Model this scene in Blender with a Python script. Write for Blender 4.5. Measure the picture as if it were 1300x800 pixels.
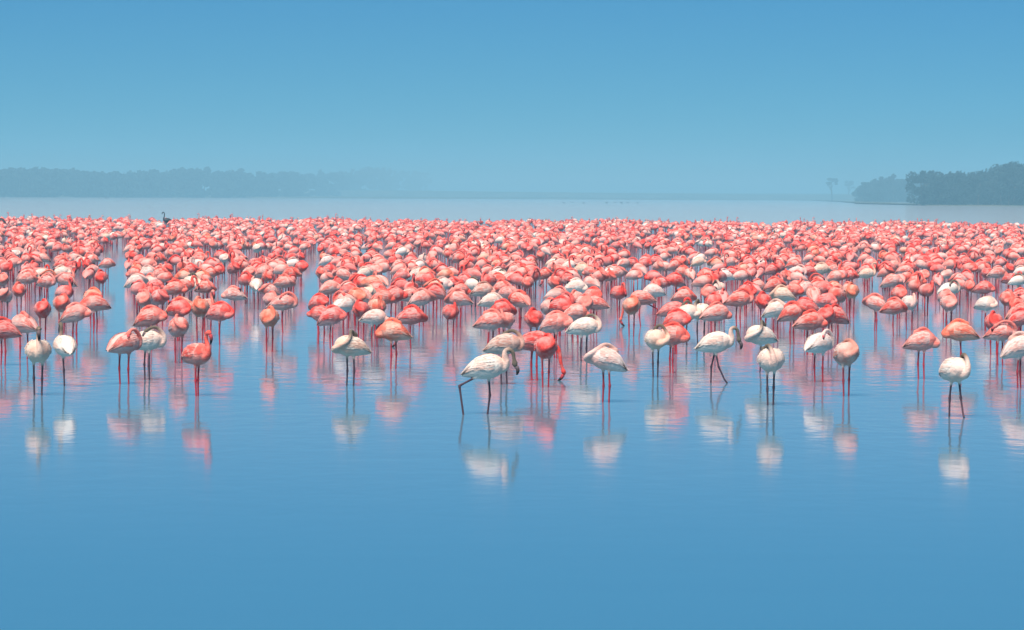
import bpy, bmesh, math, random
import numpy as np
from mathutils import Vector, Matrix, noise

# ---------------------------------------------------------------- scene, camera, light
for o in list(bpy.data.objects):
    bpy.data.objects.remove(o)
S = bpy.context.scene
C = S.collection
S.render.engine = 'CYCLES'
S.cycles.use_denoising = True
S.cycles.denoiser = 'OPENIMAGEDENOISE'
S.cycles.denoising_input_passes = 'RGB_ALBEDO_NORMAL'
S.cycles.denoising_prefilter = 'ACCURATE'
S.cycles.max_bounces = 8
S.cycles.diffuse_bounces = 3
S.cycles.glossy_bounces = 3
S.cycles.volume_bounces = 2
S.cycles.use_adaptive_sampling = False
S.view_settings.view_transform = 'Standard'
S.view_settings.look = 'None'
S.view_settings.gamma = 1.0
S.view_settings.exposure = 0.5

cam = bpy.data.cameras.new('camera')
cam.lens = 119.99
cam.sensor_width = 36.0
cam.clip_start = 0.1
cam.clip_end = 30000
co = bpy.data.objects.new('camera', cam)
C.objects.link(co)
PITCH = math.atan((400 - 248.5) / 4333.0)
ROLL = 7.0 / 1300.0
co.matrix_world = (Matrix.Translation((0, 0, 2.2)) @ Matrix.Rotation(math.pi / 2 - PITCH, 4, 'X')
                   @ Matrix.Rotation(ROLL, 4, 'Z'))
S.camera = co

SUN_EL, SUN_AZ = math.radians(60), math.radians(205)   # azimuth clockwise from +Y: behind the camera
w = bpy.data.worlds.new('World')
S.world = w
w.use_nodes = True
nt = w.node_tree
bg = nt.nodes['Background']
sky = nt.nodes.new('ShaderNodeTexSky')
sky.sky_type = 'NISHITA'
sky.sun_disc = False
sky.sun_elevation = SUN_EL
sky.sun_rotation = SUN_AZ
sky.altitude = 3000
sky.air_density = 1.0
sky.dust_density = 0.0
sky.ozone_density = 6.0
tint = nt.nodes.new('ShaderNodeMix')
tint.data_type = 'RGBA'
tint.blend_type = 'MULTIPLY'
tint.inputs['Factor'].default_value = 1.0
tint.inputs['B'].default_value = (0.19, 0.70, 1.0, 1)
nt.links.new(sky.outputs['Color'], tint.inputs['A'])
nt.links.new(tint.outputs['Result'], bg.inputs['Color'])
bg.inputs['Strength'].default_value = 0.05

sl = bpy.data.lights.new('sun', 'SUN')
sl.energy = 4.8
sl.angle = math.radians(45)
sl.color = (1.0, 0.94, 0.86)
so = bpy.data.objects.new('sun', sl)
C.objects.link(so)
sd = Vector((math.sin(SUN_AZ) * math.cos(SUN_EL), math.cos(SUN_AZ) * math.cos(SUN_EL), math.sin(SUN_EL)))
so.rotation_euler = sd.to_track_quat('Z', 'Y').to_euler()
so.location = sd * 50

random.seed(7)
rng = np.random.default_rng(7)

# ---------------------------------------------------------------- helpers
def tag(o, label=None, cat=None, group=None, kind=None):
    if label: o['label'] = label
    if cat: o['category'] = cat
    if group: o['group'] = group
    if kind: o['kind'] = kind
    return o

def mesh_from(name, V, F, smooth=True):
    me = bpy.data.meshes.new(name)
    me.from_pydata([tuple(v) for v in V], [], [tuple(f) for f in F])
    if smooth:
        me.polygons.foreach_set('use_smooth', [True] * len(me.polygons))
    me.update()
    return me

def set_attr(me, name, arr):
    a = me.color_attributes.get(name) or me.color_attributes.new(name, 'FLOAT_COLOR', 'POINT')
    a.data.foreach_set('color', np.asarray(arr, dtype=np.float32).ravel())

def link(o, parent=None):
    C.objects.link(o)
    if parent is not None:
        o.parent = parent
    return o

class NB:
    """small node-tree builder"""
    def __init__(self, mat):
        mat.use_nodes = True
        self.t = mat.node_tree
        self.b = self.t.nodes['Principled BSDF']
    def n(self, typ, **kw):
        x = self.t.nodes.new('ShaderNode' + typ)
        for k, v in kw.items():
            if k.startswith('i_'):
                x.inputs[k[2:].replace('_', ' ')].default_value = v
            else:
                setattr(x, k, v)
        return x
    def l(self, a, b): self.t.links.new(a, b)
    def mix(self, f, a, b, mode='MIX'):
        x = self.t.nodes.new('ShaderNodeMix'); x.data_type = 'RGBA'; x.blend_type = mode
        for s, v in (('Factor', f), ('A', a), ('B', b)):
            if hasattr(v, 'is_output'): self.l(v, x.inputs[s])
            else: x.inputs[s].default_value = v
        return x.outputs['Result']
    def math(self, op, a, b=0.0, clamp=False):
        x = self.t.nodes.new('ShaderNodeMath'); x.operation = op; x.use_clamp = clamp
        for i, v in enumerate((a, b)):
            if hasattr(v, 'is_output'): self.l(v, x.inputs[i])
            else: x.inputs[i].default_value = v
        return x.outputs[0]

# ---------------------------------------------------------------- water
wm = bpy.data.materials.new('lake_water')
nb = NB(wm)
nb.b.inputs['Base Color'].default_value = (0.05, 0.19, 0.29, 1)
nb.b.inputs['Roughness'].default_value = 0.074
nb.b.inputs['IOR'].default_value = 1.333
tc = nb.n('TexCoord')
def ripple(sx, sy, scale, detail, off):
    m = nb.n('Mapping'); m.inputs['Scale'].default_value = (sx, sy, 1); m.inputs['Location'].default_value = (off, off * .7, 0)
    nb.l(tc.outputs['Object'], m.inputs['Vector'])
    t = nb.n('TexNoise'); t.inputs['Scale'].default_value = scale; t.inputs['Detail'].default_value = detail
    t.inputs['Roughness'].default_value = 0.5
    nb.l(m.outputs['Vector'], t.inputs['Vector'])
    return t.outputs['Fac']
fine = ripple(1.5, 0.85, 2.1, 2.5, 3.1)
swell = ripple(0.35, 1.0, 0.9, 1.0, 17.0)
patch = ripple(0.4, 1.0, 0.11, 2.0, 41.0)
calm = nb.n('MapRange'); calm.inputs['From Min'].default_value = .38; calm.inputs['From Max'].default_value = .62
calm.inputs['To Min'].default_value = .45; calm.inputs['To Max'].default_value = 1.0
nb.l(patch, calm.inputs['Value'])
sxyz = nb.n('SeparateXYZ'); nb.l(tc.outputs['Object'], sxyz.inputs[0])
stir = nb.n('MapRange'); stir.interpolation_type = 'SMOOTHSTEP'          # wading birds stir the water; the open water stays calm
stir.inputs['From Min'].default_value = 21; stir.inputs['From Max'].default_value = 36
stir.inputs['To Min'].default_value = .05; stir.inputs['To Max'].default_value = 1.0
nb.l(sxyz.outputs[1], stir.inputs['Value'])
lee = nb.n('MapRange'); lee.interpolation_type = 'SMOOTHSTEP'            # deep inside the crowd the water lies sheltered
lee.inputs['From Min'].default_value = 38; lee.inputs['From Max'].default_value = 70
lee.inputs['To Min'].default_value = 1.0; lee.inputs['To Max'].default_value = .30
nb.l(sxyz.outputs[1], lee.inputs['Value'])
amp = nb.math('MULTIPLY', nb.math('MULTIPLY', stir.outputs['Result'], lee.outputs['Result']), 0.0085)
h = nb.math('ADD', nb.math('MULTIPLY', nb.math('MULTIPLY', fine, amp), calm.outputs['Result']), nb.math('MULTIPLY', swell, 0.0012))
bp = nb.n('Bump'); bp.inputs['Strength'].default_value = 1.0; bp.inputs['Distance'].default_value = 1.0
nb.l(h, bp.inputs['Height'])
nb.l(bp.outputs['Normal'], nb.b.inputs['Normal'])
# pale sheen of the water beyond the flock, painted in as diffuse colour
pale_diffuse = nb.n('BsdfDiffuse'); pale_diffuse.inputs['Color'].default_value = (.66, .57, .50, 1)
nearf = nb.n('MapRange'); nearf.interpolation_type = 'SMOOTHSTEP'      # some of the pale diffuse among the birds, fading out in front of them
nearf.inputs['From Min'].default_value = 17; nearf.inputs['From Max'].default_value = 36
nearf.inputs['To Min'].default_value = .0; nearf.inputs['To Max'].default_value = .042
nb.l(sxyz.outputs[1], nearf.inputs['Value'])
flat = nb.n('MapRange'); flat.inputs['From Min'].default_value = 225; flat.inputs['From Max'].default_value = 290  # share of the painted pale sheen, rising past the back of the flock
flat.inputs['To Min'].default_value = 0; flat.inputs['To Max'].default_value = .17
nb.l(sxyz.outputs[1], flat.inputs['Value'])
ff = nb.math('ADD', nearf.outputs[0], flat.outputs[0])
ms = nb.n('MixShader'); nb.l(ff, ms.inputs[0]); nb.l(nb.b.outputs[0], ms.inputs[1]); nb.l(pale_diffuse.outputs[0], ms.inputs[2])
nb.l(ms.outputs[0], nb.t.nodes['Material Output'].inputs['Surface'])
# disc-like sheet, finer near the viewer
L = 5600.0
ys = [-200, 0, 30, 60, 100, 200, 400, 800, 1600, 3200, L]
V = [(x, y, 0) for y in ys for x in (-L, -600, -100, 0, 100, 600, L)]
F = [(r * 7 + c, r * 7 + c + 1, (r + 1) * 7 + c + 1, (r + 1) * 7 + c) for r in range(len(ys) - 1) for c in range(6)]
lake = bpy.data.objects.new('lake_water', mesh_from('lake_water', V, F, False))
lake.data.materials.append(wm)
tag(link(lake), 'calm shallow blue lake water with faint ripples', kind='structure')
# ---------------------------------------------------------------- flamingo materials
def plumage(name, from_attr):
    m = bpy.data.materials.new(name); n = NB(m)
    a = n.n('Attribute', attribute_name='Zone')
    sp = n.n('SeparateColor'); n.l(a.outputs['Color'], sp.inputs['Color'])
    pink, neck, leg = sp.outputs; dark = a.outputs['Alpha']
    if from_attr:
        q = n.n('Attribute', attribute_name='Tint'); tcol, imm = q.outputs['Color'], q.outputs['Alpha']
        seed = None
    else:
        q = n.n('ObjectInfo'); tcol, imm = q.outputs['Color'], q.outputs['Alpha']
        seed = q.outputs['Random']
    tc = n.n('TexCoord')
    mp = n.n('Mapping'); mp.inputs['Scale'].default_value = (.45, 1.0, 1.0)
    n.l(tc.outputs['Object'], mp.inputs['Vector'])
    if seed is not None:
        cb = n.n('CombineXYZ'); n.l(n.math('MULTIPLY', seed, 37.0), cb.inputs[0]); n.l(n.math('MULTIPLY', seed, 91.0), cb.inputs[1])
        n.l(cb.outputs[0], mp.inputs['Location'])
    big = n.n('TexNoise'); big.inputs['Scale'].default_value = 8.5; big.inputs['Detail'].default_value = 3.0
    n.l(mp.outputs[0], big.inputs['Vector'])
    fin = n.n('TexNoise'); fin.inputs['Scale'].default_value = 55.0; fin.inputs['Detail'].default_value = 4.0
    n.l(mp.outputs[0], fin.inputs['Vector'])
    light = n.mix(.33, tcol, (.87, .74, .68, 1))
    ts = n.n('SeparateColor'); n.l(tcol, ts.inputs['Color'])
    sat = n.math('DIVIDE', n.math('SUBTRACT', ts.outputs[0], ts.outputs[1]), ts.outputs[0])
    deep = n.mix(n.math('MAXIMUM', n.math('MULTIPLY', sat, .95, True), .2), n.mix(1.0, tcol, (1.0, .86, .82, 1), 'MULTIPLY'), (.74, .052, .042, 1))
    f = n.math('ADD', pink, n.math('MULTIPLY', n.math('SUBTRACT', big.outputs['Fac'], .5), 2.6))
    f = n.math('ADD', f, n.math('MULTIPLY', n.math('SUBTRACT', fin.outputs['Fac'], .5), .8), True)
    col = n.mix(f, light, deep)
    v = n.math('ADD', .66, n.math('MULTIPLY', fin.outputs['Fac'], .66))
    vm = n.n('CombineColor'); [n.l(v, vm.inputs[i]) for i in range(3)]
    col = n.mix(1.0, col, vm.outputs[0], 'MULTIPLY')
    col = n.mix(n.math('MULTIPLY', neck, imm, True), col, (.15, .115, .085, 1))
    legc = n.mix(imm, (.50, .032, .048, 1), (.09, .05, .065, 1))
    col = n.mix(leg, col, legc)
    col = n.mix(dark, col, (.018, .014, .016, 1))
    n.l(col, n.b.inputs['Base Color'])
    n.b.inputs['Roughness'].default_value = .78
    n.b.inputs['Specular IOR Level'].default_value = .15
    n.b.inputs['Sheen Weight'].default_value = .25; n.b.inputs['Sheen Roughness'].default_value = .6
    n.l(col, n.b.inputs['Sheen Tint'])
    bmp = n.n('Bump'); bmp.inputs['Strength'].default_value = .6; bmp.inputs['Distance'].default_value = .014
    n.l(fin.outputs['Fac'], bmp.inputs['Height']); n.l(bmp.outputs[0], n.b.inputs['Normal'])
    return m
M_BIRD = plumage('flamingo_plumage', False)
M_FLOCK = plumage('flock_plumage', True)

# ---------------------------------------------------------------- flamingo anatomy (faces +X, water line at z = 0)
BODY = np.array([  # x, z centre, half width, half height
    (-.272, .440, .008, .007), (-.248, .452, .034, .026), (-.205, .475, .070, .060), (-.15, .500, .106, .094),
    (-.08, .515, .130, .122), (-.01, .521, .140, .134), (.06, .523, .141, .137), (.12, .526, .125, .120),
    (.165, .528, .095, .090), (.198, .528, .056, .052), (.212, .528, .014, .013)])

def catmull(P, n):
    P = np.asarray(P, float); Q = np.vstack([2 * P[0] - P[1], P, 2 * P[-1] - P[-2]]); out = []
    for i in range(len(P) - 1):
        a, b, c, d = Q[i:i + 4]
        for t in np.linspace(0, 1, n, endpoint=False):
            out.append(.5 * (2 * b + (c - a) * t + (2 * a - 5 * b + 4 * c - d) * t * t + (3 * b - a - 3 * c + d) * t ** 3))
    out.append(P[-1]); return np.array(out)

def tube(P, r, n=8):
    """closed round tube through points P; radius r per point"""
    P = np.asarray(P, float); N = len(P); r = np.broadcast_to(r, (N,))
    T = np.gradient(P, axis=0); T /= np.linalg.norm(T, axis=1)[:, None] + 1e-9
    u = np.cross(T[0], (0.13, .95, .29)); u /= np.linalg.norm(u)
    V = []; F = []
    for i in range(N):
        u = u - T[i] * np.dot(u, T[i]); u /= np.linalg.norm(u); v = np.cross(T[i], u)
        for k in range(n):
            a = 2 * math.pi * k / n
            V.append(P[i] + r[i] * (math.cos(a) * u + math.sin(a) * v))
    for i in range(N - 1):
        for k in range(n):
            F.append((i * n + k, i * n + (k + 1) % n, (i + 1) * n + (k + 1) % n, (i + 1) * n + k))
    F.append(tuple(range(n))[::-1]); F.append(tuple((N - 1) * n + k for k in range(n)))
    return np.array(V), F

def body_loft(n=20):
    V = []; F = []
    for x, z, ry, rz in BODY:
        for k in range(n):
            a = 2 * math.pi * k / n
            V.append((x, ry * math.cos(a), z + rz * math.sin(a)))
    N = len(BODY)
    for i in range(N - 1):
        for k in range(n):
            F.append((i * n + k, (i + 1) * n + k, (i + 1) * n + (k + 1) % n, i * n + (k + 1) % n))
    F.append(tuple(range(n))); F.append(tuple((N - 1) * n + k for k in range(n))[::-1])
    return np.array(V), F

# neck control points (last one is the head centre) and bill axis: (points, bill points or None)
NECKS = {
    'T': ([(.13, -.01, .50), (.205, -.035, .485), (.232, .02, .505), (.205, .075, .555), (.150, .078, .625), (.095, .050, .690),
           (.040, .018, .716), (-.02, -.010, .704), (-.075, -.025, .668)], None),
    'X': None,
    'R': ([(.12, -.01, .51), (.20, -.04, .495), (.222, .015, .500), (.205, .070, .545), (.160, .095, .600), (.110, .090, .655),
           (.055, .060, .685), (.000, .030, .682), (-.05, .010, .660)], None),
    'B': ([(.12, 0, .51), (.20, .01, .505), (.240, .025, .560), (.222, .050, .640), (.160, .075, .705), (.080, .095, .722),
           (.000, .105, .695), (-.065, .110, .655)], [(-.095, .118, .630), (-.118, .125, .600), (-.118, .130, .565)]),
    'P': ([(.12, 0, .50), (.19, -.01, .49), (.230, -.02, .530), (.228, -.03, .600), (.188, -.04, .668), (.130, -.05, .708),
           (.068, -.06, .706), (.012, -.085, .672)], [(-.012, -.105, .646), (-.030, -.122, .612), (-.026, -.132, .578)]),
    'Q': ([(.12, 0, .50), (.205, .03, .485), (.215, .095, .515), (.155, .150, .560), (.085, .160, .610), (.045, .135, .675),
           (.03, .085, .735), (.000, .04, .740), (-.045, .015, .700)], None),
    'U': ([(.12, 0, .50), (.20, -.01, .505), (.235, -.01, .565), (.225, 0, .640), (.195, .005, .705), (.190, .005, .765),
           (.215, .002, .805), (.255, 0, .802)], [(.285, 0, .775), (.298, 0, .735), (.288, 0, .685), (.276, 0, .655)]),
    'D': ([(.12, 0, .51), (.195, -.01, .525), (.225, -.02, .585), (.215, -.03, .655), (.225, -.035, .705), (.270, -.035, .720),
           (.305, -.035, .680), (.310, -.035, .620), (.318, -.03, .560)], [(.330, -.03, .530), (.345, -.03, .495), (.338, -.03, .455), (.325, -.03, .435)]),
    'F': ([(.13, 0, .51), (.225, 0, .505), (.300, -.01, .455), (.335, -.015, .365), (.345, -.02, .270), (.365, -.02, .185),
           (.385, -.02, .125)], [(.380, -.02, .085), (.360, -.02, .045), (.330, -.02, .012), (.300, -.02, -.01)]),
    'H': ([(.12, 0, .51), (.20, 0, .55), (.225, 0, .63), (.205, 0, .72), (.195, 0, .82), (.205, 0, .91), (.24, 0, .955),
           (.280, 0, .950)], [(.310, 0, .925), (.325, 0, .885), (.318, 0, .84)]),
}
NECKS['X'] = (NECKS['T'][0], [(-.092, -.036, .672), (-.118, -.060, .668), (-.135, -.085, .645), (-.138, -.100, .618)])
for _k, (_p, _b) in list(NECKS.items()):       # settle the necks onto the lowered trunk
    _d = lambda q: (q[0], q[1], q[2] - .025 * min(1, max(0, q[2] / .45)))
    NECKS[_k] = ([_d(q) for q in _p], [_d(q) for q in _b] if _b else None)
def leg_set(kind):
    """list of legs: hip, ankle, toe joint (+ True where the foot shows)"""
    a, b = .050, -.050
    if kind == 'S': return [((-.028, a, .43), (-.040, a - .004, .205), (-.030, a - .010, -.05)), ((.036, b, .43), (.030, b + .006, .195), (.040, b + .01, -.05))]
    if kind == 'O': return [((.0, a * .6, .43), (-.010, .018, .21), (.004, .006, -.05))]
    if kind == 'W': return [((-.06, b, .435), (-.285, b, .315), (-.235, b + .005, -.04)), ((.03, a, .43), (.045, a, .21), (.015, a, -.05))]
    if kind == 'V': return [((.01, a, .43), (-.045, a - .01, .21), (-.05, a - .01, -.05)), ((.0, b, .43), (.045, b, .215), (.125, b + .02, .05), (.165, b + .03, .0))]

def head_shape(P):
    """a short egg along the last neck direction, as a tube"""
    d = P[-1] - P[-2]; d = d / np.linalg.norm(d)
    q = [P[-1] + d * t for t in (-.045, -.03, -.012, .008, .026, .040, .048)]
    return tube(q, [.012, .026, .033, .033, .026, .016, .006], 10), d

def bill_mesh(axis):
    A = catmull(axis, 4); N = len(A)
    t = np.linspace(0, 1, N)
    V, F = tube(A, .0235 * (1 - t ** 2.2 * .85), 8)
    Z = np.zeros((len(V), 4)); f = np.repeat(t, 8)
    Z[:, 2] = .9; Z[:, 3] = np.clip((f - .18) * 3, 0, 1)
    return V, F, Z

def tilt(V, a):
    """breast up, tail down by a radians about the hips"""
    V = np.array(V, float); c, q = math.cos(a), math.sin(a); x, z = V[:, 0].copy(), V[:, 2] - .50
    V[:, 0] = x * c - z * q; V[:, 2] = x * q + z * c + .50
    return V
def pitch_of(key):
    return 0.0 if key[0] == 'F' else math.radians(15 if key[2:] == 'u' else 4)

def neck_radii(n):
    t = np.linspace(0, 1, n)
    return np.interp(t, [0, .12, .3, .55, .85, 1], [.060, .052, .036, .026, .022, .024])

def primitives(neck, legs, lod, pitch=0.0):
    parts = []                                   # (V, F, tag)
    bV, bF = body_loft(10 if lod else 22)
    parts.append((tilt(bV, pitch), bF, 'body'))
    pts, bill = NECKS[neck]
    pts = tilt(pts, pitch); bill = tilt(bill, pitch) if bill else None
    P = catmull(pts, 2 if lod else 5)
    parts.append((*tube(P, neck_radii(len(P)), 5 if lod else 10), 'neck'))
    hs, d = head_shape(P)
    if lod:
        hs = tube([P[-1] - d * .03, P[-1], P[-1] + d * .045], [.022, .033, .010], 5)
    parts.append((*hs, 'head'))
    for lg in leg_set(legs):
        lg = [np.array(p) for p in lg]
        hip, ank = lg[0], lg[1]
        j = ank
        if lod:
            parts.append((*tube([hip, ank] + lg[2:], [.022, .0145] + [.0125] * (len(lg) - 2), 4), 'leg'))
        else:
            q = [hip + (ank - hip) * t for t in (0, .1, .22, .34, .5, .8, .94)] + [ank] + [ank + (lg[2] - ank) * t for t in (.1, .25, .6, 1)] + lg[3:]
            r = [.050, .036, .021, .0145, .0125, .0122, .0145, .0180, .0145, .0122, .0118, .0118] + [.012] * (len(lg) - 3)
            parts.append((*tube(q, r, 8), 'leg'))
    return parts, P, bill

def zones(V, P, legs, neck):
    """colour zones per vertex: R pink depth, G neck-and-head, B bare leg, A dark"""
    Z = np.zeros((len(V), 4))
    x, y, z = V.T
    Z[:, 0] = np.clip(.30 + (x + .02) * 2.4, .05, .9)                      # breast deeper than rump
    d = np.linalg.norm(V[:, None] - P[None], axis=2)
    i = d.argmin(1); dm = d.min(1); t = i / (len(P) - 1)
    near = np.clip((.055 - dm) / .02, 0, 1) * (t > .10)
    Z[:, 0] = np.maximum(Z[:, 0], near * .95)
    Z[:, 1] = near * np.clip((t - .42) * 4, 0, 1)
    bm = np.zeros(len(V))
    for lg in leg_set(legs):
        lg = np.array(lg)
        for a, b in zip(lg[:-1], lg[1:]):
            ab = b - a; s = np.clip(((V - a) @ ab) / (ab @ ab), 0, 1)
            dd = np.linalg.norm(V - (a + s[:, None] * ab), axis=1)
            frac = np.clip(((V - lg[0]) @ (lg[1] - lg[0])) / ((lg[1] - lg[0]) @ (lg[1] - lg[0])), 0, 1.5)
            bm = np.maximum(bm, (dd < .024) * np.clip((frac - .27) * 9, 0, 1))
    if neck != 'F':
        bm *= z < .435
    else:
        bm *= (z < .435) * (x < .2)
    Z[:, 2] = bm
    Z[:, 0] = np.where((x < -.19) & (bm == 0), Z[:, 0] * .5, Z[:, 0])
    return Z

def join(parts):
    VV = []; FF = []; o = 0
    for V, F, _ in parts:
        VV.append(V); FF += [tuple(i + o for i in f) for f in F]; o += len(V)
    return np.vstack(VV), FF

def grow_body(neck, legs, pitch):
    """one continuous skin over trunk, neck, head and legs"""
    parts, P, bill = primitives(neck, legs, False, pitch)
    V, F = join(parts)
    tmp = bpy.data.objects.new('tmp', mesh_from('tmp', V, F)); C.objects.link(tmp)
    r = tmp.modifiers.new('r', 'REMESH'); r.mode = 'VOXEL'; r.voxel_size = .0062; r.adaptivity = 0
    me = bpy.data.meshes.new_from_object(tmp.evaluated_get(bpy.context.evaluated_depsgraph_get()))
    n = len(me.vertices); A = np.empty(n * 3); me.vertices.foreach_get('co', A); A = A.reshape(-1, 3)
    E = np.empty(len(me.edges) * 2, dtype=np.int32); me.edges.foreach_get('vertices', E); E = E.reshape(-1, 2)
    Zb = zones(A, P, legs, neck)[:, 2:3]
    w8 = np.where((Zb > .05) | (A[:, 2:3] < .36) & (A[:, 0:1] < .2), 0.0, .6)
    cnt = np.bincount(E.ravel(), minlength=n)[:, None]
    for _ in range(8):
        sm = np.zeros_like(A)
        np.add.at(sm, E[:, 0], A[E[:, 1]]); np.add.at(sm, E[:, 1], A[E[:, 0]])
        A = A + w8 * (sm / np.maximum(cnt, 1) - A)
    cen = A * (0, 0, 0) + (0, 0, .52); out_d = A - cen; out_d[:, 0] *= .3
    out_d /= np.linalg.norm(out_d, axis=1)[:, None] + 1e-6
    fl_ = np.array([noise.noise(Vector((p[0] * 16, p[1] * 26, p[2] * 26))) + .6 * noise.noise(Vector((p[0] * 40, p[1] * 60, p[2] * 60))) for p in A])
    A = A + out_d * (fl_[:, None] * .0032) * (w8 > 0)
    me.vertices.foreach_set('co', A.ravel()); me.update()
    tmp.modifiers.clear(); tmp.data = me
    dm = tmp.modifiers.new('d', 'DECIMATE'); dm.ratio = .22
    out = bpy.data.meshes.new_from_object(tmp.evaluated_get(bpy.context.evaluated_depsgraph_get()))
    bpy.data.objects.remove(tmp)
    n = len(out.vertices); A = np.empty(n * 3); out.vertices.foreach_get('co', A); A = A.reshape(-1, 3)
    out.polygons.foreach_set('use_smooth', [True] * len(out.polygons))
    set_attr(out, 'Zone', zones(A, P, legs, neck))
    out.materials.clear(); out.materials.append(M_BIRD); out.name = 'flamingo'
    return out, bill

def wing_point(u, v, side, lift):
    x = .115 - .385 * u
    z0 = np.interp(x, BODY[:, 0], BODY[:, 1]); ry = np.interp(x, BODY[:, 0], BODY[:, 2]); rz = np.interp(x, BODY[:, 0], BODY[:, 3])
    th = math.radians((18 + 14 * u) * (1 - v) + (122 - 34 * u) * v)
    e = .004 + .010 * u + lift
    return np.array((x, side * ((ry + e) * math.sin(th)), z0 + (rz + e) * math.cos(th) + .004))

def wing_mesh(side, feathers, seed, red=False):
    R = random.Random(seed)
    V = []; F = []; Z = []
    nu, nv = (9, 6) if feathers else (5, 3)
    for i in range(nu + 1):
        for j in range(nv + 1):
            u, v = i / nu, j / nv
            edge = math.sin(math.pi * min(1, v * 1.0)) if 0 else 1
            sh = .0 if (j in (0, nv) or i == 0) else .0035       # rim sinks into the flank
            V.append(wing_point(u, v, side, sh - (.008 if (j in (0, nv) or i == 0) else 0)))
            Z.append((.22 + .25 * (v > .55) * (u > .25) * (u < .8), 0, 0, 0.85 * (u > .86) * (v > .5)))
    for i in range(nu):
        for j in range(nv):
            q = (i * (nv + 1) + j, i * (nv + 1) + j + 1, (i + 1) * (nv + 1) + j + 1, (i + 1) * (nv + 1) + j)
            F.append(q if side < 0 else q[::-1])
    if feathers:
        for row in range(9, -1, -1):
            u0 = .05 + row * .088
            nf = 7 if row < 7 else 6
            for k in range(nf):
                v = .08 + (k + (.5 if row % 2 else .1) + R.uniform(-.32, .32)) / nf * .86
                if v > .96: continue
                u1 = u0 + R.uniform(-.035, .035)
                long = .16 + .05 * (row > 5) + R.uniform(-.02, .03)
                wv = .085 + .01 * R.random()
                loose = R.uniform(.004, .012) if R.random() < .22 else 0.0
                b = len(V)
                prof = ((0, .55, .000), (.45, 1.0, .002), (.8, .75, .0032), (1.0, .12, .0036))
                pk = min(1, max(0, R.gauss(.30, .34) + (.35 if .5 < v < .95 and 1 < row < 6 else 0)))
                if red and row in (5, 6, 7) and v < .62: pk = 1.25
                dk = .9 if (row >= 8 and v > .45 and R.random() < .8) else (.25 if row >= 7 and R.random() < .3 else 0)
                for (s, wd, lf) in prof:
                    uu = min(u1 + long * s, 1.06)
                    for sg in (-1, 1):
                        V.append(wing_point(uu, v + sg * wv * wd * .5 + .03 * s, side, .003 + lf + loose * s * s)); Z.append((pk, 0, 0, dk))
                for a in range(3):
                    q = (b + 2 * a, b + 2 * a + 1, b + 2 * a + 3, b + 2 * a + 2)
                    F.append(q if side < 0 else q[::-1])
    return np.array(V), F, np.array(Z)

def part_mesh(name, V, F, Z, mat):
    me = mesh_from(name, V, F); set_attr(me, 'Zone', Z); me.materials.append(mat); return me

WINGS = [{s: part_mesh('wing', *wing_mesh(s, True, 11 * k + s, k == 2), M_BIRD) for s in (-1, 1)} for k in range(4)]
PROTO = {}
def proto(key):
    if key not in PROTO:
        me, bill = grow_body(key[0], key[1], pitch_of(key))
        PROTO[key] = (me, part_mesh('bill', *bill_mesh(bill), M_BIRD) if bill is not None else None)
    return PROTO[key]

TINTS = {  # plumage colour (linear), immature
    'w': (.86, .77, .69, 0), 'wi': (.85, .75, .63, 1), 'wp': (.86, .66, .57, .25), 'c': (.82, .63, .48, .2), 'ci': (.79, .63, .48, 1),
    'dark': (.03, .028, .03, 1),
    'b': (.66, .42, .33, .4), 'bi': (.58, .43, .34, 1), 'p': (.83, .38, .31, 0), 's': (.82, .235, .17, 0), 'sc': (.83, .33, .19, 0),
    'k': (.80, .115, .088, 0), 'kp': (.82, .23, .20, 0), 'sk': (.81, .17, .13, 0)}

def place(x, y, yaw, key, tint, mirror, scale, label, group, jitter=True, wing=0):
    me, bill = proto(key)
    o = bpy.data.objects.new('flamingo', me); C.objects.link(o)
    o.location = (x, y, 0)
    o.rotation_euler = (0, 0, math.radians(yaw))
    scale *= .89
    o.scale = (scale * random.uniform(.95, 1.05), scale * mirror * random.uniform(.95, 1.05), scale)
    j = [1 + random.uniform(-.07, .07) if jitter else 1 for _ in range(3)]
    t = TINTS[tint]
    o.color = (min(.88, t[0] * (1 + (j[0] - 1) * .4)), t[1] * j[1], t[2] * j[1] * (1 + (j[2] - 1) * .5), t[3])
    wset = WINGS[wing]
    kids = [('wing', wset[-1]), ('wing', wset[1])] + ([('bill', bill)] if bill is not None else [])
    for nm, cm in kids:
        c = bpy.data.objects.new(nm, cm); C.objects.link(c); c.parent = o; c.color = o.color
        if nm == 'wing':
            a = pitch_of(key); c.rotation_euler = (0, -a, 0); c.location = (.50 * math.sin(a), 0, .50 - .50 * math.cos(a))
    tag(o, label, 'flamingo', group)
    return o

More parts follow.
